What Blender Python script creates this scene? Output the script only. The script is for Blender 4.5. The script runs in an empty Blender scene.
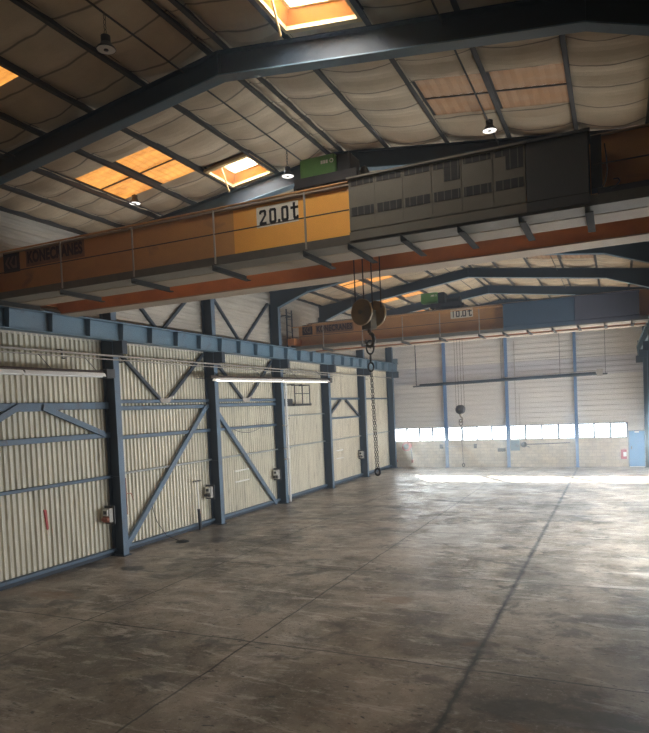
import bpy, bmesh, math, random
from mathutils import Vector, Matrix
random.seed(7)
SC = bpy.context.scene
COL = SC.collection
PI = math.pi

# ---------------------------------------------------------------- mesh builder
class MB:
    def __init__(s): s.v = []; s.f = []; s.sm = []
    def add(s, vs, fs, smooth=False):
        o = len(s.v); s.v += [tuple(v) for v in vs]
        for f in fs: s.f.append(tuple(i + o for i in f)); s.sm.append(smooth)
        return s
    def box(s, x0, x1, y0, y1, z0, z1):
        x0, x1 = min(x0, x1), max(x0, x1); y0, y1 = min(y0, y1), max(y0, y1); z0, z1 = min(z0, z1), max(z0, z1)
        return s.add([(x0,y0,z0),(x1,y0,z0),(x1,y1,z0),(x0,y1,z0),(x0,y0,z1),(x1,y0,z1),(x1,y1,z1),(x0,y1,z1)],
                     [(0,3,2,1),(4,5,6,7),(0,1,5,4),(1,2,6,5),(2,3,7,6),(3,0,4,7)])
    def bar(s, p, q, w, h, up=(0,0,1)):
        """rectangular bar from p to q: w across, h along up"""
        p, q, up = Vector(p), Vector(q), Vector(up); d = (q - p).normalized()
        a = d.cross(up).normalized(); b = a.cross(d).normalized()
        vs = []
        for c in (p, q):
            for i, j in ((-1,-1),(1,-1),(1,1),(-1,1)): vs.append(c + a*(i*w/2) + b*(j*h/2))
        return s.add(vs, [(0,1,2,3),(7,6,5,4),(0,4,5,1),(1,5,6,2),(2,6,7,3),(3,7,4,0)])
    def angle(s, p, q, w, t, up=(0,0,1)):
        """L-section bar"""
        p, q, up = Vector(p), Vector(q), Vector(up); d = (q - p).normalized()
        a = d.cross(up).normalized(); b = a.cross(d).normalized()
        s.bar(p + b*(-w/2), q + b*(-w/2), w, t, up)
        return s.bar(p + a*(-w/2), q + a*(-w/2), t, w, up)
    def tube(s, p, q, r, n=10, r2=None, caps=True):
        p, q = Vector(p), Vector(q); d = (q - p).normalized()
        up = Vector((0,0,1)) if abs(d.z) < .9 else Vector((1,0,0))
        a = d.cross(up).normalized(); b = a.cross(d)
        r2 = r if r2 is None else r2
        vs = [p + (a*math.cos(2*PI*i/n) + b*math.sin(2*PI*i/n))*r for i in range(n)]
        vs += [q + (a*math.cos(2*PI*i/n) + b*math.sin(2*PI*i/n))*r2 for i in range(n)]
        s.add(vs, [(i, (i+1)%n, n+(i+1)%n, n+i) for i in range(n)], True)
        if caps:
            s.add(vs[:n], [tuple(range(n-1,-1,-1))]); s.add(vs[n:], [tuple(range(n))])
        return s
    def path(s, pts, r, n=8):
        for a, b in zip(pts, pts[1:]): s.tube(a, b, r, n)
        return s
    def prism(s, poly, e0, e1):
        """poly: list of 3D points (planar), extruded from offset e0 to e1 (vectors)"""
        n = len(poly); e0, e1 = Vector(e0), Vector(e1)
        vs = [Vector(p) + e0 for p in poly] + [Vector(p) + e1 for p in poly]
        return s.add(vs, [tuple(range(n-1,-1,-1)), tuple(range(n, 2*n))] + [(i,(i+1)%n,n+(i+1)%n,n+i) for i in range(n)])
    def sheet(s, pts, e0, e1, th=None):
        """profile polyline swept from e0 to e1; with th = thickness vector"""
        n = len(pts); e0, e1 = Vector(e0), Vector(e1)
        vs = [Vector(p)+e0 for p in pts] + [Vector(p)+e1 for p in pts]
        fs = [(i, i+1, n+i+1, n+i) for i in range(n-1)]
        if th is not None:
            th = Vector(th); m = len(vs); vs += [v + th for v in vs]
            fs += [(m+i, m+n+i, m+n+i+1, m+i+1) for i in range(n-1)]
            fs += [(0, n, m+n, m), (n-1, m+n-1, m+2*n-1, 2*n-1)]
            fs += [(i, m+i, m+i+1, i+1) for i in range(n-1)] + [(n+i, n+i+1, m+n+i+1, m+n+i) for i in range(n-1)]
        return s.add(vs, fs)
    def lathe(s, c, prof, n=20, axis=(0,0,1)):
        """prof: (radius, height) pairs along axis"""
        c = Vector(c); d = Vector(axis).normalized()
        up = Vector((0,0,1)) if abs(d.z) < .9 else Vector((1,0,0))
        a = d.cross(up).normalized(); b = a.cross(d)
        vs = []
        for r, h in prof:
            for i in range(n): vs.append(c + d*h + (a*math.cos(2*PI*i/n) + b*math.sin(2*PI*i/n))*r)
        fs = []
        for k in range(len(prof)-1):
            for i in range(n): fs.append((k*n+i, k*n+(i+1)%n, (k+1)*n+(i+1)%n, (k+1)*n+i))
        return s.add(vs, fs, True)
    def ring(s, c, R, r, nrm, n=16, m=6, sx=1.0, long=None):
        """torus; stretched by sx along the direction long"""
        c, nrm = Vector(c), Vector(nrm).normalized()
        if long is None: long = Vector((0,0,1)) if abs(nrm.z) < .9 else Vector((1,0,0))
        a = (Vector(long) - nrm*Vector(long).dot(nrm)).normalized(); b = nrm.cross(a)
        vs = []
        for i in range(n):
            t = 2*PI*i/n; rad = a*math.cos(t) + b*math.sin(t); ctr = c + a*math.cos(t)*R*sx + b*math.sin(t)*R
            for j in range(m):
                u = 2*PI*j/m; vs.append(ctr + rad*math.cos(u)*r + nrm*math.sin(u)*r)
        return s.add(vs, [(i*m+j, ((i+1)%n)*m+j, ((i+1)%n)*m+(j+1)%m, i*m+(j+1)%m) for i in range(n) for j in range(m)], True)
    def chain(s, p, q, pitch=.05, wr=.0055):
        p, q = Vector(p), Vector(q); d = q - p; k = max(2, int(d.length/pitch)); d.normalize()
        a = d.cross(Vector((0,1,.01))).normalized(); b = d.cross(a)
        L = (q-p).length
        for i in range(k):
            s.ring(p + d*(L*(i+.5)/k), pitch*.36, wr, a if i % 2 else b, n=8, m=4, sx=1.75, long=d)
        return s
    def mesh(s, name, off=(0,0,0)):
        me = bpy.data.meshes.new(name); ox, oy, oz = off
        me.from_pydata([(x-ox, y-oy, z-oz) for x, y, z in s.v], [], s.f)
        me.polygons.foreach_set('use_smooth', s.sm)
        me.update()
        bm = bmesh.new(); bm.from_mesh(me); bmesh.ops.recalc_face_normals(bm, faces=bm.faces); bm.to_mesh(me); bm.free()
        return me

def origin(o):
    p = Vector((0,0,0))
    while o: p += o.location; o = o.parent
    return p
def tag(o, label, cat, group=None, kind=None):
    if label: o['label'] = label
    if cat: o['category'] = cat
    if group: o['group'] = group
    if kind: o['kind'] = kind
    return o
def thing(name, loc, label, cat, group=None, kind=None):
    o = bpy.data.objects.new(name, None); COL.objects.link(o); o.location = loc; o.empty_display_size = .2
    return tag(o, label, cat, group, kind)
def put(name, mb, mat, parent=None, label=None, cat=None, group=None, kind=None, bevel=0):
    """link mb (world coordinates) as one mesh object, under parent or as a top-level object"""
    if parent is not None: off = origin(parent); loc = (0,0,0)
    else:
        xs, ys, zs = zip(*s3) if (s3 := mb.v) else ((0,),(0,),(0,))
        off = ((min(xs)+max(xs))/2, (min(ys)+max(ys))/2, min(zs)); loc = off
    o = bpy.data.objects.new(name, mb.mesh(name, off)); COL.objects.link(o); o.location = loc
    o.data.materials.append(mat)
    if parent is not None: o.parent = parent
    if bevel:
        m = o.modifiers.new('Bevel', 'BEVEL'); m.width = bevel; m.segments = 2; m.limit_method = 'ANGLE'
    return tag(o, label, cat, group, kind)
def children(o): return [c for c in bpy.data.objects if c.parent is o]
def dup(o, loc=None, label=None, parent=None):
    c = o.copy(); COL.objects.link(c)
    if parent is not None: c.parent = parent
    if loc is not None: c.location = loc
    if label: c['label'] = label
    for ch in children(o): dup(ch, parent=c)
    return c

# ---------------------------------------------------------------- materials
def mat(name, base, rough=.6, dirt=None, amt=.5, scale=3.0, metal=0.0, stretch=(1,1,1), bump=0.0, lo=.35, hi=.7, spec=.5, rust=None):
    m = bpy.data.materials.new(name); m.use_nodes = True; nt = m.node_tree; N = nt.nodes; L = nt.links
    b = N['Principled BSDF']; b.inputs['Roughness'].default_value = rough; b.inputs['Metallic'].default_value = metal
    b.inputs['Specular IOR Level'].default_value = spec
    if dirt is None:
        b.inputs['Base Color'].default_value = (*base, 1); return m
    tc = N.new('ShaderNodeTexCoord'); mp = N.new('ShaderNodeMapping'); mp.inputs['Scale'].default_value = stretch
    geo = N.new('ShaderNodeNewGeometry'); L.new(geo.outputs['Position'], mp.inputs['Vector'])
    no = N.new('ShaderNodeTexNoise'); no.inputs['Scale'].default_value = scale; no.inputs['Detail'].default_value = 7; no.inputs['Roughness'].default_value = .62
    L.new(mp.outputs[0], no.inputs['Vector'])
    mr = N.new('ShaderNodeMapRange'); mr.inputs[1].default_value = lo; mr.inputs[2].default_value = hi; mr.inputs[4].default_value = amt
    L.new(no.outputs[0], mr.inputs[0])
    mx = N.new('ShaderNodeMix'); mx.data_type = 'RGBA'; mx.inputs[6].default_value = (*base,1); mx.inputs[7].default_value = (*dirt,1)
    L.new(mr.outputs[0], mx.inputs[0]); out = mx.outputs[2]
    if rust:
        n2 = N.new('ShaderNodeTexNoise'); n2.inputs['Scale'].default_value = scale*2.3; n2.inputs['Detail'].default_value = 8; n2.inputs['Distortion'].default_value = .6
        L.new(mp.outputs[0], n2.inputs['Vector'])
        r2 = N.new('ShaderNodeMapRange'); r2.inputs[1].default_value = .6; r2.inputs[2].default_value = .72; r2.inputs[4].default_value = .8
        L.new(n2.outputs[0], r2.inputs[0])
        m2 = N.new('ShaderNodeMix'); m2.data_type = 'RGBA'; m2.inputs[7].default_value = (*rust,1)
        L.new(r2.outputs[0], m2.inputs[0]); L.new(out, m2.inputs[6]); out = m2.outputs[2]
    L.new(out, b.inputs['Base Color'])
    if bump:
        bp = N.new('ShaderNodeBump'); bp.inputs['Strength'].default_value = bump; bp.inputs['Distance'].default_value = .02
        L.new(no.outputs[0], bp.inputs['Height']); L.new(bp.outputs[0], b.inputs['Normal'])
    return m

def glow(name, col, strength, clear=False, tex=None):
    m = bpy.data.materials.new(name); m.use_nodes = True; nt = m.node_tree; N = nt.nodes; L = nt.links
    N.remove(N['Principled BSDF']); out = N['Material Output']
    e = N.new('ShaderNodeEmission'); e.inputs[0].default_value = (*col,1); e.inputs[1].default_value = strength
    last = e.outputs[0]
    if tex:
        geo = N.new('ShaderNodeNewGeometry'); mp = N.new('ShaderNodeMapping'); mp.inputs['Scale'].default_value = (1, 5, 1)
        L.new(geo.outputs['Position'], mp.inputs['Vector'])
        no = N.new('ShaderNodeTexNoise'); no.inputs['Scale'].default_value = 1.6; no.inputs['Detail'].default_value = 6; no.inputs['Distortion'].default_value = .5
        L.new(mp.outputs[0], no.inputs['Vector'])
        mr = N.new('ShaderNodeMapRange'); mr.inputs[1].default_value = .35; mr.inputs[2].default_value = .65
        L.new(no.outputs[0], mr.inputs[0])
        mx = N.new('ShaderNodeMix'); mx.data_type = 'RGBA'; mx.inputs[6].default_value = (*tex,1); mx.inputs[7].default_value = (*col,1)
        L.new(mr.outputs[0], mx.inputs[0]); L.new(mx.outputs[2], e.inputs[0])
        d = N.new('ShaderNodeBsdfDiffuse'); d.inputs[0].default_value = (.30,.2,.12,1)
        a = N.new('ShaderNodeAddShader'); L.new(e.outputs[0], a.inputs[0]); L.new(d.outputs[0], a.inputs[1]); last = a.outputs[0]
    if clear:
        t = N.new('ShaderNodeBsdfTransparent'); a = N.new('ShaderNodeAddShader')
        L.new(e.outputs[0], a.inputs[0]); L.new(t.outputs[0], a.inputs[1]); last = a.outputs[0]
    L.new(last, out.inputs[0]); return m

M = {}
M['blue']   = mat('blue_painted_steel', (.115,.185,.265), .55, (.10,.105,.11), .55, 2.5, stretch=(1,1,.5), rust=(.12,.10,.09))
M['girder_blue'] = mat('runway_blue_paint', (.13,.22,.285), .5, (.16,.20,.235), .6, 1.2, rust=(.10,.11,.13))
M['dark_shade_blue'] = mat('dark_and_shaded_blue_paint', (.028,.042,.062), .6, (.035,.038,.042), .6, 2.0)  # column and rafter blue darkened for shade; also dark kerb and fittings
M['purlin'] = mat('dusty_purlin_steel', (.04,.036,.032), .7, (.075,.063,.05), .6, 2.0)
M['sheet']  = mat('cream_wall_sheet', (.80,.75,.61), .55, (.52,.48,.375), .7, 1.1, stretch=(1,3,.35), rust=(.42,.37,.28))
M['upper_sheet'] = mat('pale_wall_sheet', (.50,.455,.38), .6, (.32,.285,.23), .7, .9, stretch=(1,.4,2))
M['pale_rail'] = mat('pale_grey_rail', (.50,.52,.50), .55, (.34,.36,.36), .6, 2)
M['hazy_post_blue'] = mat('haze_brightened_post_paint', (.12,.24,.47), .5, (.12,.20,.36), .6, 2)  # post blue made brighter for the haze and glare around the posts
M['end_sheet'] = mat('pale_end_wall_sheet', (.70,.69,.65), .55, (.56,.56,.55), .6, .8, stretch=(.3,1,2))
M['grey_band'] = mat('grey_end_wall_band', (.56,.56,.58), .55, (.46,.46,.49), .6, .8, stretch=(.3,1,2))  # end wall sheet colour made greyer for one band
M['orange'] = mat('orange_crane_paint', (.66,.34,.12), .5, (.45,.23,.10), .85, 1.1, stretch=(.6,1,1), rust=(.36,.20,.10))
M['skylit'] = mat('skylit_yellow_orange_paint', (1.0,.50,.10), .5, (.92,.42,.08), .7, 1.3)  # brighter paint patch, with skylight on the web put into its colour
M['rust_orange'] = mat('red_orange_crane_paint', (.58,.225,.075), .55, (.36,.14,.055), .7, 1.5)
M['cream_flange'] = mat('faded_flange_paint', (.42,.33,.23), .6, (.36,.26,.18), .6, 2.0)
M['galv']   = mat('dusty_galvanised_steel', (.24,.20,.145), .6, (.19,.155,.11), .7, 2.0)
M['bracket'] = mat('dark_bracket_steel', (.06,.052,.042), .8, (.035,.031,.027), .6, 3.0, spec=.15)
M['toe'] = mat('grimy_toe_board', (.15,.13,.10), .7, (.09,.08,.065), .7, 6)
M['cab']    = mat('grey_cabinet_paint', (.25,.225,.175), .5, (.17,.15,.115), .6, 1.3)
M['cab_dark'] = mat('dark_cabinet_paint', (.115,.11,.10), .5, (.08,.075,.07), .6, 1.3)
M['cab_blue'] = mat('slate_cabinet_paint', (.055,.085,.125), .5, (.05,.07,.10), .6, 1.3)
M['cab_plum'] = mat('plum_cabinet_paint', (.085,.08,.105), .5, (.07,.065,.085), .6, 1.3)
M['louvre'] = mat('black_louvre', (.04,.035,.03), .6, (.06,.05,.045), .5, 9)
def stripes():
    m = M['louvre']; nt = m.node_tree; N = nt.nodes; L = nt.links; b = N['Principled BSDF']; src = b.inputs['Base Color'].links[0].from_socket
    geo = N.new('ShaderNodeNewGeometry'); w = N.new('ShaderNodeTexWave'); w.inputs['Scale'].default_value = 2.9; L.new(geo.outputs['Position'], w.inputs['Vector'])
    r = N.new('ShaderNodeMapRange'); r.inputs[1].default_value = .93; r.inputs[2].default_value = .99; L.new(w.outputs[1], r.inputs[0])
    mx = N.new('ShaderNodeMix'); mx.data_type = 'RGBA'; mx.inputs[7].default_value = (.16,.15,.12,1); L.new(r.outputs[0], mx.inputs[0]); L.new(src, mx.inputs[6]); L.new(mx.outputs[2], b.inputs['Base Color'])
stripes()
M['white']  = mat('sign_white', (.85,.81,.70), .6, (.66,.60,.48), .5, 4)
M['black']  = mat('black_paint', (.015,.014,.013), .5)
M['brown']  = mat('faded_brown_sign', (.30,.16,.085), .6, (.20,.105,.06), .6, 4)
M['brown_letter'] = mat('brown_lettering', (.045,.018,.014), .6)
M['logo_pale'] = mat('faded_logo_paint', (.24,.14,.09), .6)
M['green']  = mat('green_hoist_paint', (.16,.36,.09), .45, (.12,.25,.07), .5, 3)
M['dark']   = mat('dark_machine_steel', (.035,.033,.032), .5, (.06,.05,.045), .5, 4)
M['rope']   = mat('greased_wire_rope', (.05,.03,.022), .6)
M['sheave'] = mat('dusty_yellow_sheave', (.36,.24,.10), .6, (.22,.15,.08), .7, 5)
M['hook']   = mat('worn_hook_steel', (.20,.16,.10), .5, (.10,.08,.06), .6, 6)
M['chain']  = mat('dark_chain_steel', (.075,.07,.07), .45, metal=.3)
M['pipe']   = mat('grey_pipe', (.42,.38,.33), .5, (.28,.24,.20), .6, 2)
M['pipe_brown'] = mat('brown_heater_tube', (.06,.04,.03), .6, (.09,.06,.045), .6, 3)
M['reflector'] = mat('white_reflector', (.80,.79,.74), .35)
M['box']    = mat('grey_plastic', (.42,.40,.36), .5, (.28,.25,.2), .5, 8)
M['red']    = mat('red_plastic', (.42,.03,.02), .6)
M['rustred'] = mat('rusty_red', (.40,.14,.08), .6)
M['door']   = mat('bright_blue_door_paint', (.035,.19,.46), .5, (.05,.23,.46), .6, 2)
M['wood']   = mat('orange_curb_lining', (.50,.20,.03), .6, (.42,.15,.025), .7, 3)
M['curb_trim'] = mat('pale_curb_trim', (.62,.45,.22), .6)
M['rag']    = mat('oily_rag', (.02,.018,.015), .9)
M['skypane'] = glow('skylight_glass', (1,.97,.92), 11.0, clear=True)
M['winpane'] = glow('bright_window_glass', (.80,.90,1.0), 1.7, clear=True)
M['added_sidepane'] = glow('added_side_window_glow', (.84,.92,1.0), 12.0, clear=True)  # unseen side windows, added to supply daylight on the cream wall
M['lens']   = mat('lamp_lens', (.75,.72,.66), .4)
M['lens_lit'] = glow('lit_lamp_lens', (1,.97,.9), 1.1)
M['tube_lit'] = glow('lit_heater_tube', (1,.96,.85), 1.6)
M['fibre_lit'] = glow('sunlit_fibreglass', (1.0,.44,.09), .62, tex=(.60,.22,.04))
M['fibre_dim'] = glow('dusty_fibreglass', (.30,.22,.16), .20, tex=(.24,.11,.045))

def masonry():
    m = mat('painted_blockwork', (.64,.56,.42), .8, (.42,.38,.32), .8, 1.6)
    nt = m.node_tree; N = nt.nodes; L = nt.links; b = N['Principled BSDF']
    src = b.inputs['Base Color'].links[0].from_socket
    geo = N.new('ShaderNodeNewGeometry'); sx = N.new('ShaderNodeSeparateXYZ'); cx = N.new('ShaderNodeCombineXYZ')
    L.new(geo.outputs['Position'], sx.inputs[0]); L.new(sx.outputs[0], cx.inputs[0]); L.new(sx.outputs[2], cx.inputs[1])
    br = N.new('ShaderNodeTexBrick'); br.inputs['Scale'].default_value = 1; br.inputs['Brick Width'].default_value = .4; br.inputs['Row Height'].default_value = .2
    br.inputs['Mortar Size'].default_value = .012; br.inputs['Color1'].default_value = (1,1,1,1); br.inputs['Color2'].default_value = (.86,.84,.80,1); br.inputs['Mortar'].default_value = (.72,.7,.68,1)
    L.new(cx.outputs[0], br.inputs['Vector'])
    mx = N.new('ShaderNodeMix'); mx.data_type = 'RGBA'; mx.blend_type = 'MULTIPLY'; mx.inputs[0].default_value = 1
    L.new(src, mx.inputs[6]); L.new(br.outputs[0], mx.inputs[7]); L.new(mx.outputs[2], b.inputs['Base Color'])
    return m
M['block'] = masonry()

def node_math(N, L, op, a, b=None, c=None):
    n = N.new('ShaderNodeMath'); n.operation = op
    for i, v in enumerate((a, b, c)):
        if v is None: continue
        if hasattr(v, 'links'): L.new(v, n.inputs[i])
        else: n.inputs[i].default_value = v
    return n.outputs[0]

def floor_mat():
    m = bpy.data.materials.new('worn_concrete_floor'); m.use_nodes = True; nt = m.node_tree; N = nt.nodes; L = nt.links
    b = N['Principled BSDF']; geo = N.new('ShaderNodeNewGeometry'); pos = geo.outputs['Position']
    def noise(scale, detail=6, dist=0, st=None, rough=.6):
        v = pos
        if st:
            mp = N.new('ShaderNodeMapping'); mp.inputs['Scale'].default_value = st[:3]; mp.inputs['Rotation'].default_value = (0,0,st[3]); L.new(pos, mp.inputs['Vector']); v = mp.outputs[0]
        n = N.new('ShaderNodeTexNoise'); n.inputs['Scale'].default_value = scale; n.inputs['Detail'].default_value = detail; n.inputs['Distortion'].default_value = dist; n.inputs['Roughness'].default_value = rough
        L.new(v, n.inputs['Vector']); return n.outputs[0]
    def rng(x, a, c, lo=0., hi=1.):
        r = N.new('ShaderNodeMapRange'); r.inputs[1].default_value = a; r.inputs[2].default_value = c; r.inputs[3].default_value = lo; r.inputs[4].default_value = hi; L.new(x, r.inputs[0]); return r.outputs[0]
    def mix(fac, a, c, mode='MIX'):
        x = N.new('ShaderNodeMix'); x.data_type = 'RGBA'; x.blend_type = mode
        if hasattr(fac, 'links'): L.new(fac, x.inputs[0])
        else: x.inputs[0].default_value = fac
        for i, v in ((6, a), (7, c)):
            if hasattr(v, 'links'): L.new(v, x.inputs[i])
            else: x.inputs[i].default_value = (*v, 1)
        return x.outputs[2]
    c = mix(rng(noise(.45, 10, .3, rough=.66), .43, .57), FL['dark'], FL['light'])
    c = mix(rng(noise(2.3, 10, .5, (1,.8,1,.3), .7), .48, .56, 0, .5), c, FL['mid'])
    c = mix(rng(noise(1.3, 11, .5, (.45,1.9,1,.6), .78), .54, .62, 0, .65), c, FL['scuff'])
    c = mix(rng(noise(1.5, 11, .4, (.5,1.7,1,-.5), .78), .56, .63, 0, .6), c, FL['scuff'])
    c = mix(rng(noise(13, 6, .2, rough=.75), .56, .66, 0, .4), c, FL['scuff'])
    c = mix(rng(noise(.8, 8, .5, (1,1.3,1,1.1), .68), .55, .62, 0, .65), c, FL['oil'])
    c = mix(rng(noise(5.0, 5, .2, (1,2.2,1,.2)), .63, .66, 0, .95), c, FL['oil'])
    c = mix(rng(noise(11, 6, .2, (1,1.6,1,.9), .7), .58, .66, 0, .65), c, FL['oil'])
    c = mix(rng(noise(.9, 7, .6, (1,1,1,2.2)), .64, .74, 0, .5), c, FL['rust'])
    # oil patches by the wall and under the crane, a rusty patch in the near corner, a paler patch mid-floor
    edge = rng(noise(1.6, 6), .3, .7, -.35, .35)
    sp = N.new('ShaderNodeSeparateXYZ'); L.new(pos, sp.inputs[0])
    for px, py, rx, ry, st, cc in ((.45,13.2,.55,.35,.6,'oil'),(1.75,13.1,.45,.28,.75,'oil'),(3.1,12.7,.5,.25,.5,'oil'),(1.3,17.6,1.1,2.0,.65,'oil'),(1.0,20.5,.7,1.6,.45,'oil'),
                                   (12.6,8.4,1.3,.35,.7,'oil'),(11.9,15.6,1.0,1.6,.45,'oil'),(11.6,24.5,1.2,3.0,.4,'oil'),(13.3,12.4,.5,.4,.5,'oil'),(1.6,10.6,.9,.3,.55,'rust'),(9.3,12.4,.35,.3,.5,'rust'),(8.9,19.5,1.2,2.0,.45,'scuff')):
        ex = node_math(N, L, 'DIVIDE', node_math(N, L, 'SUBTRACT', sp.outputs[0], px), rx); ey = node_math(N, L, 'DIVIDE', node_math(N, L, 'SUBTRACT', sp.outputs[1], py), ry)
        rr = node_math(N, L, 'ADD', node_math(N, L, 'SQRT', node_math(N, L, 'ADD', node_math(N, L, 'MULTIPLY', ex, ex), node_math(N, L, 'MULTIPLY', ey, ey))), edge)
        c = mix(rng(rr, .75, 1.05, st, 0), c, FL[cc])
    s = N.new('ShaderNodeSeparateXYZ'); L.new(pos, s.inputs[0])
    wob = rng(noise(1.5, 4), 0, 1, -.05, .05); wob2 = rng(noise(5, 7, rough=.75), .3, .7, -.05, .05)
    dx = node_math(N, L, 'PINGPONG', node_math(N, L, 'ADD', s.outputs[0], wob), 1.9)
    dy = node_math(N, L, 'PINGPONG', node_math(N, L, 'ADD', node_math(N, L, 'ADD', s.outputs[1], .55), wob), 2.5)
    d11 = node_math(N, L, 'ABSOLUTE', node_math(N, L, 'ADD', node_math(N, L, 'SUBTRACT', s.outputs[0], 11.4), wob2))
    near = node_math(N, L, 'MINIMUM', dx, dy)
    c = mix(rng(near, .010, .026, .85, 0), c, FL['joint'])
    c = mix(rng(d11, .015, .09, .9, 0), c, FL['joint'])
    L.new(c, b.inputs['Base Color'])
    L.new(rng(noise(1.3, 8, .8), .38, .62, .30, .52), b.inputs['Roughness'])
    b.inputs['Specular IOR Level'].default_value = .6
    bp = N.new('ShaderNodeBump'); bp.inputs['Strength'].default_value = .25; bp.inputs['Distance'].default_value = .008
    L.new(noise(16, 8, .3), bp.inputs['Height']); L.new(bp.outputs[0], b.inputs['Normal'])
    return m
FL = dict(dark=(.135,.105,.072), light=(.40,.335,.26), mid=(.25,.20,.145), scuff=(.62,.58,.52), oil=(.045,.038,.032), rust=(.24,.12,.05), joint=(.02,.018,.016))
M['floor'] = floor_mat()

def quilt_mat():
    m = mat('roof_insulation_fabric', (.61,.495,.34), .85, (.42,.335,.22), .8, .8, bump=.15)
    nt = m.node_tree; N = nt.nodes; L = nt.links; b = N['Principled BSDF']; src = b.inputs['Base Color'].links[0].from_socket
    geo = N.new('ShaderNodeNewGeometry'); s = N.new('ShaderNodeSeparateXYZ'); L.new(geo.outputs['Position'], s.inputs[0])
    no = N.new('ShaderNodeTexNoise'); no.inputs['Scale'].default_value = .8; no.inputs['Detail'].default_value = 2; L.new(geo.outputs['Position'], no.inputs['Vector'])
    w = node_math(N, L, 'MULTIPLY', no.outputs[0], .35)
    d = node_math(N, L, 'PINGPONG', node_math(N, L, 'ADD', s.outputs[1], w), .42)
    r = N.new('ShaderNodeMapRange'); r.inputs[1].default_value = .008; r.inputs[2].default_value = .03; r.inputs[3].default_value = .75; r.inputs[4].default_value = 0; L.new(d, r.inputs[0])
    mx = N.new('ShaderNodeMix'); mx.data_type = 'RGBA'; mx.inputs[7].default_value = (.06,.045,.035,1); L.new(r.outputs[0], mx.inputs[0]); L.new(src, mx.inputs[6])
    L.new(mx.outputs[2], b.inputs['Base Color']); return m
M['quilt'] = quilt_mat()

# ---------------------------------------------------------------- the hall
W, Y0, Y1, RX = 15.35, -6.0, 40.0, 7.55
FR = [9.45, 14.35, 19.4, 24.4, 29.4, 34.4, 39.55]
def zr(x): return 10.1 - .13*abs(x - RX)          # underside of the purlins

put('floor', MB().box(0, W, Y0, Y1, -.2, 0), M['floor'], label='worn grey brown concrete slab floor with dark joints and stains', cat='floor', kind='structure')

def corr(n0, n1, pitch, depth, f):
    """trapezoid corrugation: f(t, d) -> point"""
    out = []; t = n0
    while t < n1 - 1e-6:
        for u, d in ((0,0),(.36,0),(.48,1),(.88,1)):
            tt = min(t + u*pitch, n1); out.append(f(tt, d*depth))
        t += pitch
    out.append(f(n1, 0)); return out
wl = MB()
wl.sheet(corr(Y0, Y1, .165, .055, lambda t, d: (-d, t, 0)), (0,0,.12), (0,0,6.25), th=(-.02,0,0))
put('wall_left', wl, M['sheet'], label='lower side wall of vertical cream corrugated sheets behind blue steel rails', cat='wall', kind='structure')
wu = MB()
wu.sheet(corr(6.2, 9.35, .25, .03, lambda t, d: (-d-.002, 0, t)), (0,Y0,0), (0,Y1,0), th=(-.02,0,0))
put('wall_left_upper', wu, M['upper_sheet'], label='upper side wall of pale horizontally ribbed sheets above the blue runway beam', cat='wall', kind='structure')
put('baseboard_left', MB().box(-.06, .02, Y0, Y1, 0, .12), M['dark_shade_blue'], label='dark kerb strip under the cream corrugated side wall', cat='kerb', kind='structure')

# end wall: blockwork, window band, ribbed sheets in the gable
wb = MB(); wb.box(0, 14.06, Y1-.02, Y1+.25, 0, 1.66)
put('wall_end_plinth', wb, M['block'], label='beige painted blockwork at the foot of the end wall under the windows', cat='wall', kind='structure')
def gable(z0, z1):
    mb = MB(); z = z0
    zz = corr(z0, z1, .30, .022, lambda t, d: (d, t))
    for (d0, a), (d1, b) in zip(zz, zz[1:]):
        if b - a < 1e-6: continue
        def xs(z):   # clip the gable to the roof slope
            h = min(RX, RX - max(0, (z - 9.25))/.13); return RX - h, (RX + h if h < RX else W)
        (l0, r0), (l1, r1) = xs(a), xs(b)
        if r1 - l1 < .1: break
        mb.add([(l0,Y1+d0,a),(r0,Y1+d0,a),(r1,Y1+d1,b),(l1,Y1+d1,b)], [(0,1,2,3)])
        mb.add([(l0,Y1+d0+.02,a),(r0,Y1+d0+.02,a),(r1,Y1+d1+.02,b),(l1,Y1+d1+.02,b)], [(3,2,1,0)])
    return mb
put('wall_end', gable(2.52, 5.32), M['end_sheet'], label='pale horizontally ribbed sheets of the end wall above the windows', cat='wall', kind='structure')
put('wall_end_band', gable(5.32, 6.35), M['grey_band'], label='band of the ribbed end wall in a greyer colour at crane height', cat='wall', kind='structure')
put('wall_end_gable', gable(6.35, 10.25), M['end_sheet'], label='pale ribbed gable sheets of the end wall above the grey band', cat='wall', kind='structure')
put('wall_end_lintel', MB().box(14.06, W, Y1-.02, Y1+.2, 2.06, 2.52), M['end_sheet'], label='small pale infill sheet above the bright blue door', cat='wall', kind='structure')
COLX = [.18, 3.72, 7.5, 11.38, 14.06]
for i in range(4):
    a, b = COLX[i] + .07, COLX[i+1] - .07
    if i == 3: b = 14.02
    w = thing(f'window_{i+1}', ((a+b)/2, Y1, 1.66), ['overexposed white window strip over the red hose reel','overexposed white window strip behind the hanging chain hook','overexposed white window strip over the grey wall pipe','overexposed white window strip beside the bright blue door'][i], 'window', 'window strips of the end wall', 'structure')
    n = 4 if i < 3 else 3
    fr = MB(); fr.box(a-.07, b+.07, Y1-.03, Y1+.08, 1.66, 1.70); fr.box(a-.07, b+.07, Y1-.05, Y1+.08, 2.48, 2.52)
    for k in range(n+1): x = a + (b-a)*k/n; fr.box(x-.05, x+.05, Y1-.06, Y1+.06, 1.70, 2.48)
    put('window_frame', fr, M['blue'], w)
    for k in range(n):
        put('pane', MB().box(a+(b-a)*k/n+.045, a+(b-a)*(k+1)/n-.045, Y1+.02, Y1+.03, 1.70, 2.48), M['winpane'], w)
d = thing('door_1', (14.5, Y1, 0), 'bright blue steel door in the corner of the end wall', 'door', kind='structure')
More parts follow.
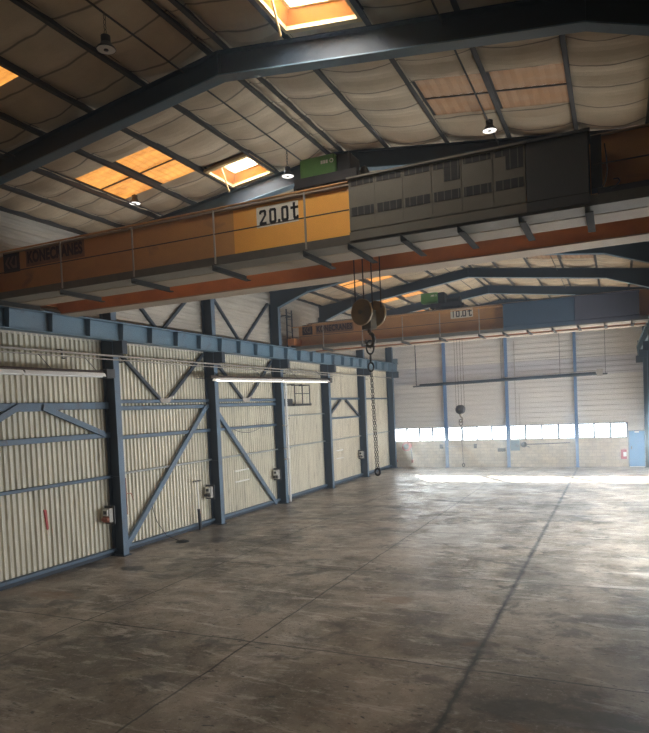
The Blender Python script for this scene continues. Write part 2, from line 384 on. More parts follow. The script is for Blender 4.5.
put('door_frame', MB().box(14.06,14.12,Y1-.04,Y1+.1,0,2.06).box(14.90,14.96,Y1-.04,Y1+.1,0,2.06).box(14.12,14.90,Y1-.04,Y1+.1,2.0,2.06), M['blue'], d)
put('door_leaf', MB().box(14.12,14.90,Y1-.01,Y1+.05,.02,2.0).box(14.14,14.88,Y1-.02,Y1,1.28,1.31).box(14.2,14.9,Y1-.03,Y1,1.00,1.04), M['door'], d)
put('handle', MB().box(14.2,14.26,Y1-.07,Y1-.03,1.0,1.16), M['dark'], d)
put('closer', MB().box(14.4,14.62,Y1-.08,Y1-.01,1.93,1.99), M['white'], d, label='small white plate at the door head')

# side wall by the camera and the wall behind it (closing the hall, with unseen window strips added for daylight)
wr = MB(); wr.box(W, W+.2, Y0, Y1+.2, 0, 1.66).box(W, W+.2, Y0, Y1+.2, 2.52, 9.35)
for y in FR: wr.box(W, W+.2, y-.3, y+.3, 1.66, 2.52)
wr.box(W, W+.2, Y0, 14.2, 1.66, 2.52).box(W, W+.2, 34.6, Y1+.2, 1.66, 2.52)  # end bays left solid to hold back the added daylight
put('wall_right', wr, M['end_sheet'], label='pale side wall behind the second runway beam', cat='wall', kind='structure')
for i, (a, b) in enumerate(zip(FR[1:5], FR[2:6])):
    w = thing(f'window_{i+5}', (W, (a+b)/2, 1.66), 'unseen window strip added for daylight, under the second runway beam', 'window', 'added window strips of the side wall', 'structure')
    put('pane', MB().box(W+.08, W+.09, a+.3, b-.3, 1.66, 2.52), M['added_sidepane'], w)
put('wall_front', MB().box(-.1, W+.2, Y0-.2, Y0, 0, 10.4), M['upper_sheet'], label='plain pale wall closing the hall behind the viewer', cat='wall', kind='structure')

# ---- roof: sagging insulation between purlins, with openings
PX = [0.0, 1.1, 2.2, 3.42, 4.68, 5.97, 7.38, 7.72, 8.86, 10.25, 11.58, 12.9, 14.2, W]
SKY = [(8.86, 10.25, 7.95, 9.2), (4.68, 5.97, 13.0, 14.2)]
LIT = [(c, 6.35+5*k if k else 6.3, 8.0+5*k) for k in range(7) for c in (2, 3)]
DIM = [(c, 6.6+5*k, 8.15+5*k) for k in range(7) for c in (9, 10)]
holes = [(PX.index(a), y0, y1) for a, b, y0, y1 in SKY] + LIT + DIM
ce = MB(); brk = FR + [Y0, Y1]
for c in range(len(PX)-1):
    xa, xb = PX[c], PX[c+1]
    hs = [(y0, y1) for k, y0, y1 in holes if k == c]
    ys = {round(Y0 + i*.14, 3) for i in range(int((Y1-Y0)/.14)+1)} | {Y1}
    for y0, y1 in hs: ys |= {y0, y1}
    ys = sorted(ys); nx = 6
    def P(i, y):
        u = i/nx; x = xa + (xb-xa)*u
        fy = min([abs(y-f) for f in brk]); e = min(1, fy/.5)
        he = min([1.0] + [min(1, max(0, (y0-y if y < y0 else y-y1))/.3) for y0, y1 in hs])
        s = 4*u*(1-u)
        bil = abs(math.sin(PI*(y*1.19 + .3*math.sin(c*2.1))))
        return (x, y, zr(x) + .15 - s*he*(.05 + .05*bil + .09*(1-e)*(1 if fy > .12 else .3)) - .02*bil*he)
    for ya, yb in zip(ys, ys[1:]):
        if any(y0 - 1e-4 <= ya and yb <= y1 + 1e-4 for y0, y1 in hs): continue
        pts = [P(i, ya) for i in range(nx+1)] + [P(i, yb) for i in range(nx+1)]
        ce.add(pts, [(i, i+1, nx+1+i+1, nx+1+i) for i in range(nx)], True)
put('ceiling', ce, M['quilt'], label='sagging brown insulation fabric between the roof purlins', cat='ceiling', kind='structure')
# roof deck over the fabric, open over the same holes
rd = MB()
for c in range(len(PX)-1):
    xa, xb = PX[c], PX[c+1]; y = Y0
    for y0, y1 in sorted((y0, y1) for k, y0, y1 in holes if k == c) + [(Y1+.2, Y1+.2)]:
        if y0 > y: rd.add([(xa,y,zr(xa)+.2),(xb,y,zr(xb)+.2),(xb,y0,zr(xb)+.2),(xa,y0,zr(xa)+.2)], [(0,1,2,3)])
        y = y1
put('roof_deck', rd, M['upper_sheet'], label='roof sheeting above the insulation fabric', cat='roof', kind='structure')

ORD = ['first','second','third','fourth','fifth','sixth','seventh','eighth','ninth','tenth','eleventh','twelfth','thirteenth']
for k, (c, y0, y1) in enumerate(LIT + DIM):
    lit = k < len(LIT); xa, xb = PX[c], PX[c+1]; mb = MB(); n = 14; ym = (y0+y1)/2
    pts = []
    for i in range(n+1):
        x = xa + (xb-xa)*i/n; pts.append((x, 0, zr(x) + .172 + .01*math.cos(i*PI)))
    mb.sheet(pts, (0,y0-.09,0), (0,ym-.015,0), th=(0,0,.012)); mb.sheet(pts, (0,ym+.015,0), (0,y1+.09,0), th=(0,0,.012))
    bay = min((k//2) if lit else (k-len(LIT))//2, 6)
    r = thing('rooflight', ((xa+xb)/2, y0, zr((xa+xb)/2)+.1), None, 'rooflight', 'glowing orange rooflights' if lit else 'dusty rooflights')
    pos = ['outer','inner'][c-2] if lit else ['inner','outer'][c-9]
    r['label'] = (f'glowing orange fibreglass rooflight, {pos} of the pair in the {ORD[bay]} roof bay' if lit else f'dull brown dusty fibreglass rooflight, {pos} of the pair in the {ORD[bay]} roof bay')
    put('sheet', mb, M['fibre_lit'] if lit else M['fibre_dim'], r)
    put('lap_strip', MB().bar((xa+.04, ym, zr(xa)+.15), (xb-.04, ym, zr(xb)+.15), .035, .02), M['purlin'], r)

# skylights with a lined curb, a pane over it and opening struts
for k, (xa, xb, y0, y1) in enumerate(SKY):
    r = thing('roof_skylight', ((xa+xb)/2, (y0+y1)/2, zr((xa+xb)/2)), ['open hatch skylight with orange lined curb and white glare, above the blue rafter','small hatch skylight with orange lined curb and white glare, above the 20.0 t crane'][k], 'skylight', 'hatch skylights')
    xa += .05; xb -= .05
    def q(x, y, h): return (x, y, zr(x) + h)
    cu = MB(); H = .27; t = .03; i = .2
    cs = [(xa,y0),(xb,y0),(xb,y1),(xa,y1)]; ci = [(xa+i,y0+i),(xb-i,y0+i),(xb-i,y1-i),(xa+i,y1-i)]
    for a in range(4):
        b = (a+1) % 4
        cu.add([q(*cs[a],.05), q(*cs[b],.05), q(*ci[b],H), q(*ci[a],H)], [(0,1,2,3)])
    put('curb', cu, M['wood'], r)
    tr = MB()
    for a in range(4):
        b = (a+1) % 4; tr.bar(q(*cs[a],.04), q(*cs[b],.04), .10, .06)
    put('curb_trim', tr, M['curb_trim'], r)
    ins = MB()
    for a in range(4):
        b = (a+1) % 4; ins.bar(q(*ci[a],H), q(*ci[b],H), .05, .05)
    ins.bar(q(xa+i, y0+i+(y1-y0)*.3, H), q(xb-i, y0+i+(y1-y0)*.3, H), .03, .03)
    put('frame', ins, M['curb_trim'], r)
    put('pane', MB().add([q(*p, H+.04) for p in ci] + [q(*p, H+.05) for p in ci], [(0,1,2,3),(7,6,5,4),(0,4,5,1),(1,5,6,2),(2,6,7,3),(3,7,4,0)]), M['skypane'], r)
    put('strut', MB().bar(q(xa+.2, y0+.35, .27), q(xa+.05, y1-.25, -.18), .03, .03), M['curb_trim'], r)

# purlins: C section, continuous down the hall
for i, x in enumerate([.12] + PX[1:-1]):
    mb = MB(); z = zr(x); w = .042
    mb.box(x-w, x-w+.012, 4.4, Y1-.05, z, z+.17); mb.box(x-w, x+w, 4.4, Y1-.05, z, z+.012); mb.box(x-w, x+w, 4.4, Y1-.05, z+.158, z+.17)
    put('roof_purlin', mb, M['purlin'], label=f'dark steel purlin running down the hall, {ORD[i]} from the ribbed side wall', cat='purlin', group='roof purlins')

# rafters: two tapered halves meeting at the ridge
def rafter(y):
    r = thing('roof_rafter', (RX, y, 8.3), None, 'rafter', 'dark blue portal rafters')
    prof_t = [(.05, zr(.05)-.02), (RX, 10.08), (W-.05, zr(W-.05)-.02)]
    def zb(x):
        d = abs(x-RX); z = 9.68 - .13*d
        if d > 5.75: z -= .24*(d-5.75)
        return z
    bx = [.42, 1.0, 1.85, 3.7, RX, 11.4, 13.25, 14.1, W-.42]
    poly = [(x, y, zb(x)) for x in bx] + [(W-.05, y, zr(W)-.02), (RX, y, 10.08), (.05, y, zr(0)-.02), (.05, y, zb(.42))][:]
    poly.insert(len(bx), (W-.05, y, zb(.42)))
    web = MB(); web.prism(poly, (0,-.012,0), (0,.012,0))
    put('web', web, M['dark_shade_blue'], r)
    fl = MB()
    for a, b in zip(bx, bx[1:]): fl.bar((a,y,zb(a)), (b,y,zb(b)), .24, .02)
    put('lower_flange', fl, M['girder_blue'], r, label='underside flange in paler blue for the light on it')  # paler blue puts the light on the underside into the colour
    fu = MB()
    for a, b in zip(prof_t, prof_t[1:]): fu.bar((a[0],y,a[1]), (b[0],y,b[1]), .22, .02)
    put('upper_flange', fu, M['dark_shade_blue'], r)
    for x in (RX, 1.85, 13.25): put('stiffener', MB().box(x-.01, x+.01, y-.11, y+.11, zb(x)+.01, zr(x)-.04), M['dark_shade_blue'], r)
    return r
r0 = rafter(FR[0]); r0['label'] = 'dark blue roof rafter with pale lit flange passing under the big hatch skylight'
for i, y in enumerate(FR[1:]):
    dup(r0, (RX, y, 8.3), ['dark blue roof rafter just above and behind the 20.0 t crane','dark blue roof rafter, second beyond the 20.0 t crane','dark blue roof rafter just before the 10.0 t crane','dark blue roof rafter just beyond the 10.0 t crane','dark blue roof rafter, second beyond the 10.0 t crane','dark blue roof rafter against the end wall gable'][i])

# wall columns
def column(y, x0, sgn):
    def X(v): return x0 + sgn*v
    r = thing('steel_column', (X(.25), y, 0), None, 'column', 'blue side wall columns')
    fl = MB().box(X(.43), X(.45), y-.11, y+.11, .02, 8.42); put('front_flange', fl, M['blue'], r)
    put('back_flange', MB().box(X(.03), X(.05), y-.11, y+.11, .02, 8.6), M['dark_shade_blue'], r)
    put('web', MB().box(X(.05), X(.43), y-.008, y+.008, .02, 8.6), M['dark_shade_blue'], r)  # side faces take the darkened blue, their shade is in the colour
    put('base_plate', MB().box(X(.0), X(.50), y-.15, y+.15, 0, .025), M['dark_shade_blue'], r)
    br = MB().box(X(.45), X(.80), y-.10, y+.10, 5.82, 6.2); br.prism([(X(.02),y,5.82),(X(.43),y,5.82),(X(.43),y,6.2),(X(.02),y,6.2)], (0,-.12,0), (0,-.10,0))
    put('girder_bracket', br, M['dark_shade_blue'], r)
    cl = MB().box(X(.05), X(.43), y-.10, y+.10, 4.2, 4.22).box(X(.05), X(.43), y-.10, y+.10, 2.3, 2.32)
    put('stiffener', cl, M['dark_shade_blue'], r)
    return r
c0 = column(FR[0], 0, 1)
c0['label'] = 'blue steel H column at the near end of the cream corrugated wall'
for i, y in enumerate(FR[1:]):
    dup(c0, (.25, y, 0), ['blue steel H column beside the foot of the first long diagonal brace','blue steel H column between the two long diagonal braces','blue steel H column at the foot of the second long brace, beside the hung platform','blue steel H column just before the small inverted V brace beyond the hung platform','blue steel H column second to last along the cream wall','blue steel H column in the corner of cream wall and end wall'][i])
cr = column(FR[2], W, -1); cr['label'] = 'blue H column under the second runway beam, third from the end wall'; cr['group'] = 'blue columns of the opposite side wall'
for i, y in enumerate(FR[3:]):
    dup(cr, (W-.25, y, 0), ['blue H column under the second runway beam, fourth along','blue H column under the second runway beam, fifth along','blue H column under the second runway beam, next to the corner','blue H column in the corner beside the bright blue door'][i])

# end wall posts
for i, x in enumerate(COLX[1:4]):
    mb = MB(); y = Y1-.30
    r = thing('end_wall_post', (x, y+.15, 0), ['slender blue I post of the end wall, between hose reel and chain hook','slender blue I post of the end wall beside the grey reel box','slender blue I post of the end wall nearest to the bright blue door'][i].replace('nearest to','next before'), 'column', 'end wall posts')
    put('front_flange', MB().box(x-.075, x+.075, y, y+.015, 0, zr(x)-.1), M['hazy_post_blue'], r)
    put('web', MB().box(x-.006, x+.006, y+.015, y+.255, 0, zr(x)-.1), M['hazy_post_blue'], r)
    put('back_flange', MB().box(x-.075, x+.075, y+.255, y+.27, 0, zr(x)-.1), M['hazy_post_blue'], r)
    put('base_plate', MB().box(x-.12, x+.12, y-.05, y+.28, 0, .02), M['hazy_post_blue'], r)

# runway beams
def runway(x0, sgn, label):
    def X(v): return x0 + sgn*v
    r = thing('crane_runway_beam', (X(.55), 20, 6.2), label, 'beam', 'crane runway beams')
    ya, yb = 5.0, 39.85
    put('upper_flange', MB().box(X(.36), X(.76), ya, yb, 6.69, 6.72), M['girder_blue'], r)
    put('lower_flange', MB().box(X(.40), X(.72), ya, yb, 6.20, 6.225), M['girder_blue'], r)
    put('web', MB().box(X(.545), X(.56), ya, yb, 6.225, 6.69), M['girder_blue'], r)
    put('rail', MB().box(X(.535), X(.585), ya, yb, 6.72, 6.775), M['dark'], r)
    sp = 1.26; y = 14.40 - 7*sp
    st = None
    while y < yb:
        me = MB().prism([(X(.41),y,6.225),(X(.71),y,6.225),(X(.75),y,6.69),(X(.37),y,6.69)], (0,-.006,0), (0,.006,0))
        if y > ya: put('stiffener', me, M['girder_blue'], r)
        y += sp
    put('end_stop', MB().box(X(.42), X(.70), yb-.15, yb, 6.72, 7.05), M['girder_blue'], r)
    return r
runway(0, 1, 'blue steel crane runway beam with web stiffeners along the cream wall')
runway(W, -1, 'blue steel crane runway beam with web stiffeners opposite the cream wall')

# girts between columns, bay by bay
BAYN = ['first bay of the cream wall','bay of the first long brace','bay of the second long brace','bay of the hung platform','bay of the far inverted V','corner bay of the cream wall']
BAYS = [(9.45,14.35),(14.35,19.4),(19.4,24.4),(24.4,29.4),(29.4,34.4),(34.4,39.55)]
GIRT = [[(4.38,.20),(3.52,.15),(2.31,.09)], [(4.49,.11),(4.29,.13),(3.42,.12),(2.35,.06)], [(4.50,.11),(4.32,.13),(3.42,.10),(2.35,.06)],
        [(3.78,.06),(2.39,.06)], [(4.52,.11),(3.50,.09),(2.38,.06)], [(4.51,.08),(2.38,.06)]]
HW = ['top','second','third','fourth']
for b, (ya, yb) in enumerate(BAYS):
    for k, (z, h) in enumerate(GIRT[b]):
        mb = MB(); y0, y1 = ya+.02, yb-.02; x = .005
        mb.box(x, x+.10, y0, y1, z-h/2, z-h/2+.012).box(x+.088, x+.10, y0, y1, z-h/2, z+h/2).box(x, x+.10, y0, y1, z+h/2-.012, z+h/2)
        pale = b == 3 or (b in (1, 2) and k == 3) or (b > 3 and k == len(GIRT[b])-1)
        put('wall_girt', mb, M['pale_rail' if pale else 'blue'], label=f'{HW[k]} {"pale" if pale else "blue"} horizontal rail on the {BAYN[b]}', cat='girt', group='horizontal wall rails')
    put('sill_rail', MB().box(.0, .12, ya+.02, yb-.02, .12, .13).box(.11, .12, ya+.02, yb-.02, .12, .21).box(.0,.12,ya+.02,yb-.02,.20,.21), M['blue'], label=f'blue bottom rail at floor level in the {BAYN[b]}', cat='rail', group='blue bottom rails')
def brace(name, p, q, w, label, m='blue', grp=None):
    put(name, MB().bar(p, q, .04, w, up=(1,0,0) if False else Vector((0,0,1))), M[m], label=label, cat='brace', group=grp)
def dbrace(p, q, w, label, m='blue', grp=None, x=.16):
    # U channel lying against the rails
    p = Vector((x, *p)); q = Vector((x, *q)); d = (q-p).normalized(); n = Vector((1,0,0)).cross(d).normalized()
    mb = MB(); mb.bar(p, q, .012, w, up=n); 
    mb.bar(p+n*(w/2-.006)-Vector((.04,0,0)), q+n*(w/2-.006)-Vector((.04,0,0)), .08, .012, up=n); mb.bar(p-n*(w/2-.006)-Vector((.04,0,0)), q-n*(w/2-.006)-Vector((.04,0,0)), .08, .012, up=n)
    put('diagonal_brace', mb, M[m], label=label, cat='brace', group=grp)
dbrace((14.58,.05), (19.14,4.28), .17, 'long blue diagonal brace rising behind the T-handled rod')
dbrace((19.72,4.15), (23.98,.05), .17, 'long blue diagonal brace falling past the sagging cable')
dbrace((11.25,4.40), (9.6,3.58), .15, 'short blue brace of the near inverted V, farther from the column', grp='inverted V braces')
dbrace((11.95,4.36), (14.05,3.56), .15, 'short blue brace of the near inverted V, ending at a column', grp='inverted V braces')
put('gusset', MB().prism([(.10,11.0,4.48),(.10,12.25,4.46),(.10,12.1,4.26),(.10,11.15,4.26)], (0,0,0), (.012,0,0)), M['blue'], label='blue gusset plate at the peak of the near inverted V brace', cat='plate')
dbrace((31.5,4.46), (29.75,3.56), .11, 'short dark brace of the far inverted V, towards the hung platform', m='dark_shade_blue', grp='inverted V braces')
dbrace((32.2,4.46), (34.1,3.54), .11, 'short dark brace of the far inverted V, towards the corner', m='dark_shade_blue', grp='inverted V braces')
for b, y0, y1, w in ((1, 14.6, 19.15, 'first long'), (2, 19.65, 24.15, 'second long')):
    ym = (y0+y1)/2
    dbrace((y0, 6.15), (ym-.22, 4.55), .10, f'thin V brace leg under the runway beam, nearer half, {w} brace bay', m='dark_shade_blue', x=.13, grp='V braces under the runway beam')
    dbrace((y1, 6.15), (ym+.22, 4.55), .10, f'thin V brace leg under the runway beam, farther half, {w} brace bay', m='dark_shade_blue', x=.13, grp='V braces under the runway beam')
    put('gusset', MB().prism([(.10,ym-.42,4.68),(.135,ym-.2,4.44),(.135,ym+.2,4.44),(.135,ym+.42,4.68),(.135,ym+.12,4.58),(.135,ym-.12,4.58)], (0,0,0), (.012,0,0)), M['pipe'], label=f'pale gusset where the V brace meets the rail in the {w} diagonal bay', cat='plate')
    dbrace((y0, 8.6), (ym-.18, 6.85), .10, f'thin V brace leg above the runway beam, nearer half, {w} brace bay', m='dark_shade_blue', x=.075, grp='V braces above the runway beam')
    dbrace((y1, 8.6), (ym+.18, 6.85), .10, f'thin V brace leg above the runway beam, farther half, {w} brace bay', m='dark_shade_blue', x=.075, grp='V braces above the runway beam')
# vertical door post of the ladder bay
put('wall_post', MB().box(.02,.12,29.62,29.72,.25,3.46).box(.0,.02,29.6,29.74,.25,3.46), M['blue'], label='pale blue narrow post beside the far inverted V brace', cat='post')

# conductor pipes along the wall
put('wall_pipe', MB().tube((.5,5.2,5.77),(.5,39,5.80),.028,10), M['pipe'], label='thin pale pipe along the cream wall, upper of the pair', cat='pipe', group='conductor pipes')
put('wall_pipe', MB().tube((.53,5.2,5.66),(.53,31,5.68),.018,8), M['pipe'], label='thin brownish pipe along the cream wall, lower of the pair', cat='pipe', group='conductor pipes')
for i, y in enumerate((9.45+.2,12.4,14.5,19.55,24.55,29.55,34.55)):
    put('pipe_clip', MB().box(.42,.56,y-.02,y+.02,5.60,5.63).box(.42,.44,y-.02,y+.02,5.60,5.84).box(.0,.43,y-.02,y+.02,5.84,5.86), M['dark'], label='dark clip holding the thin pipes off the cream wall', cat='clip', group='pipe clips')

# radiant tube heaters
def heater(y0, y1, z0, z1, label, lit, x=1.0):
    r = thing('tube_heater', (x, (y0+y1)/2, min(z0,z1)-.1), label, 'heater', 'radiant tube heaters on the side wall')
    a, b = (x, y0, z0), (x, y1, z1)
    put('burner_tube', MB().tube((x-.05,y0-.2,z0+.10),(x-.05,y1+.1,z1+.10),.05,12), M['pipe_brown'], r)
    n = 2 if lit else 2
    for k in range(n):
        f0, f1 = (k+.01)/n, (k+1-.01)/n
        p = Vector(a).lerp(Vector(b), f0); q = Vector(a).lerp(Vector(b), f1)
        prof = [(-.14,-.03),(-.10,.05),(-.03,.075),(.05,.075),(.12,.05),(.16,-.03)]
        put('reflector', MB().sheet([(dx,0,dz) for dx,dz in prof], p, q, th=(0,0,.008)), M['reflector'], r)
        put('tube', MB().tube(p+Vector((.03,.02,-.02)), q+Vector((.03,-.02,-.02)), .035, 10), M['tube_lit'] if lit else M['reflector'], r)
    for f in (.03, .35, .68, .97):
        p = Vector(a).lerp(Vector(b), f)
        put('hanger', MB().bar(p+Vector((.0,0,.09)), p+Vector((-.45,0,.53)), .012, .012).bar(p+Vector((.0,0,.09)), p+Vector((-.98,0,.10)), .02, .02), M['dark'], r)
    put('burner_box', MB().box(x-.14,x+.12,y1+.05,y1+.35,z1-.06,z1+.18), M['dark'], r)
    return r
heater(8.0, 13.2, 5.13, 5.15, 'brown and white tube heater above the near inverted V brace', False)
heater(18.5, 27.9, 5.17, 5.31, 'bright white tube heater over the second long brace and hung platform', True)

# hung platform: small hung steel platform with hoops
lb = thing('platform_bracket', (.3, 26.0, 4.2), 'small dark hung platform with hoops beyond the third column', 'bracket')
put('tray', MB().box(.05,.60,25.2,26.9,4.20,4.30), M['black'], lb)
for y in (25.3, 26.05, 26.8): put('hoop', MB().path([(.57,y,4.3),(.57,y,5.15),(.03,y,5.15)], .026), M['black'], lb)
put('rail', MB().tube((.57,25.3,4.75),(.57,26.8,4.75),.02,6), M['black'], lb)
put('junction_box', MB().box(.2,.5,24.72,25.2,4.20,4.52), M['black'], lb)
wlad = thing('wall_ladder', (.3, 25.6, 6.75), 'dark steel ladder above the runway beam beside the 10.0 t crane', 'ladder')
for y in (25.35, 25.85): put('stile', MB().box(.28,.33,y-.025,y+.025,6.73,8.5), M['dark_shade_blue'], wlad)
for k in range(6): put('rung', MB().tube((.305,25.35,6.95+.28*k),(.305,25.85,6.95+.28*k),.016,6), M['dark_shade_blue'], wlad)
put('stay', MB().box(-.02,.30,25.33,25.37,8.2,8.24).box(-.02,.30,25.83,25.87,8.2,8.24).box(.26,.30,25.37,25.83,8.2,8.24), M['dark_shade_blue'], wlad)
# pale pipe added for the lit flange of the third column, with short rungs
sp = thing('lit_flange_strip', (.5, 24.56, 0), 'pale upright strip standing for the lit flange of the third column', 'pipe')
put('pipe', MB().tube((.51,24.56,.05),(.51,24.56,5.2),.05,10), M['reflector'], sp)  # white tube carries the brightness of the lit flange
for z in (1.9, 2.35, 3.35): put('clamp', MB().box(.44,.55,24.25,24.62,z,z+.05), M['pipe'], sp)
for z in (2.35, 3.65): put('arm', MB().bar((.5,24.6,z),(.3,25.2,z),.03,.03), M['dark'], sp)
put('sagging_cable', MB().path([(.14,20.9+.2*i,3.36-.16*math.sin(PI*i/10)) for i in range(11)], .010, 6), M['dark'], label='thin cable sagging below a rail beside the second long brace', cat='cable')

# socket boxes
def sockets(y, z, label, orange):
    r = thing('socket_box', (.2, y, z), label, 'socket box', 'socket boxes by the columns')
    put('housing', MB().box(.10,.34,y-.09,y+.07,z,z+.40), M['box'], r, bevel=.02)
    put('back_plate', MB().box(.02,.38,y+.07,y+.10,z-.06,z+.46), M['dark'], r)
    put('lid', MB().box(.13,.31,y-.13,y-.09,z+.20,z+.38), M['reflector'], r, bevel=.012)
    put('window', MB().box(.16,.28,y-.135,y-.125,z+.24,z+.34), M['dark'], r)
    for k in range(2):
        x = .15+.14*k; put('socket', MB().lathe((x,y-.09,z+.10), [(0,-.09),(.035,-.09),(.045,-.08),(.05,0)], 12, (0,1,0)), M['rustred'] if orange else M['dark'], r)
    put('lower_cover', MB().box(.11,.33,y-.10,y-.09,z+.01,z+.18), M['rustred'] if orange else M['box'], r)
    return r
sockets(13.95, 1.04, 'grey socket box with rusty red outlets on the first visible column', True)
sockets(18.95, 1.02, 'grey socket box on the column next to the T-handled rod', False)
sockets(23.95, 1.10, 'grey socket box at the end of the second long brace', False)
sockets(33.95, 1.12, 'grey socket box on the column before the corner bay', False)
rd_ = thing('handled_rod', (.2, 18.35, 0), 'T-handled rod with thick black lower half leaning on the cream wall', 'rod')
put('shaft', MB().tube((.20,18.30,.70),(.15,18.33,1.68),.024,8), M['reflector'], rd_)
put('crossbar', MB().tube((.15,18.13,1.69),(.15,18.55,1.69),.026,8), M['dark'], rd_)
put('sleeve', MB().tube((.24,18.29,.0),(.20,18.30,.72),.055,12), M['black'], rd_)
gh = thing('wall_lever', (.1, 14.85, 1.5), 'thin rusty lever and hook on the cream wall just past the first visible column', 'lever')
put('rod', MB().tube((.07,14.9,1.1),(.07,14.9,2.2),.012,6), M['rustred'], gh)
put('arm', MB().tube((.07,14.6,1.75),(.12,15.05,1.72),.014,6).tube((.12,15.05,1.72),(.14,15.12,1.5),.014,6), M['rustred'], gh)
put('stop', MB().box(.03,.10,14.74,14.82,1.25,1.4), M['dark'], gh)
put('paint_mark', MB().prism([(-.03,11.92,1.72),(-.03,12.0,1.70),(-.03,12.03,1.2),(-.03,11.98,1.18)], (0,0,0), (.033,0,0)), M['red'], label='red vertical paint smear on the cream corrugated sheets', cat='mark')
put('oily_rag', MB().lathe((.9,16.4,0), [(0,.05),(.08,.06),(.16,.035),(.22,.0)], 9), M['rag'], label='small black rag on the floor by the first long brace', cat='rag')
put('floor_cable', MB().path([(.16,15.9,1.25),(.2,16.05,.7),(.4,16.25,.2),(.75,16.4,.03)], .012, 6), M['black'], label='thin black cable hanging down to the rag behind the first long brace', cat='cable')
for b, ys in ((2,(21.0,22.0)),(4,(30.85,31.75))):
    z = 1.75 if b == 4 else 1.72
    for k in range(2):
        put('door_pull', MB().box(-.01,.05,ys[0],ys[1],z+(-.42 if k else 0),z+.05+(-.42 if k else 0)), M['reflector'], label=f'{"lower" if k else "upper"} white bar on the cream wall in the {BAYN[b]}', cat='bar', group='white bars on the cream wall')

# ---------------------------------------------------------------- lettering
def digit(mb, ch, x, z, h, w, t, y, d=.004):
    """blocky painted characters facing -Y"""
    def B(a0, a1, b0, b1): mb.box(x+a0*w, x+a1*w, y-d, y, z+b0*h, z+b1*h)
    tw, th = t/w, t/h
    if ch == '0':
        B(0,tw,.12,.88); B(1-tw,1,.12,.88); B(.12,.88,0,th); B(.12,.88,1-th,1)
        for sx in (0,1):
            for sz in (0,1):
                X = (lambda a: x+(a if not sx else 1-a)*w); Z = (lambda b: z+(b if not sz else 1-b)*h)
                mb.prism([(X(0),y,Z(.12)),(X(.16),y,Z(0)),(X(.16+tw*.6),y,Z(th)),(X(tw),y,Z(.12+th*.6))], (0,-d,0), (0,0,0))
    elif ch == '1': B(.45,.45+tw*.9,0,1)
    elif ch == '2':
        B(.12,.88,1-th,1); B(1-tw,1,.6,.88); B(0,tw,.72,.88); B(0,1,0,th)
        mb.prism([(x+w,y,z+.62*h),(x+(1-tw)*w,y,z+.62*h),(x,y,z+th*h*.9),(x+tw*1.2*w,y,z+th*h*.9)], (0,-d,0), (0,0,0))
        mb.prism([(x,y,z+.86*h),(x+tw*w,y,z+.86*h),(x+.3*w,y,z+h),(x+.14*w,y,z+h)], (0,-d,0), (0,0,0))
        mb.prism([(x+w,y,z+.86*h),(x+(1-tw)*w,y,z+.86*h),(x+.7*w,y,z+h),(x+.86*w,y,z+h)], (0,-d,0), (0,0,0))
    elif ch == '.': B(.2,.2+tw*1.1,0,th*1.1)
    elif ch == 't':
        B(.3,.3+tw,.1,1.12); B(0,.95,.78-th/2,.78+th/2); B(.36,.95,0,th); B(.95-tw*.8,.95,0,.24)
def text_mesh(s, width, height, name):
    cu = bpy.data.curves.new(name, 'FONT'); cu.body = s; cu.size = 1; cu.extrude = .004; cu.offset = .045; cu.space_character = 1.08
    o = bpy.data.objects.new(name, cu); COL.objects.link(o); bpy.context.view_layer.update()
    me = bpy.data.meshes.new_from_object(o.evaluated_get(bpy.context.evaluated_depsgraph_get())); bpy.data.objects.remove(o)
    xs = [v.co.x for v in me.vertices]; zs = [v.co.y for v in me.vertices]; x0, x1, z0, z1 = min(xs), max(xs), min(zs), max(zs)
    for v in me.vertices:
        v.co = ((v.co.x-x0)/(x1-x0)*width, -v.co.z, (v.co.y-z0)/(z1-z0)*height)
    return me

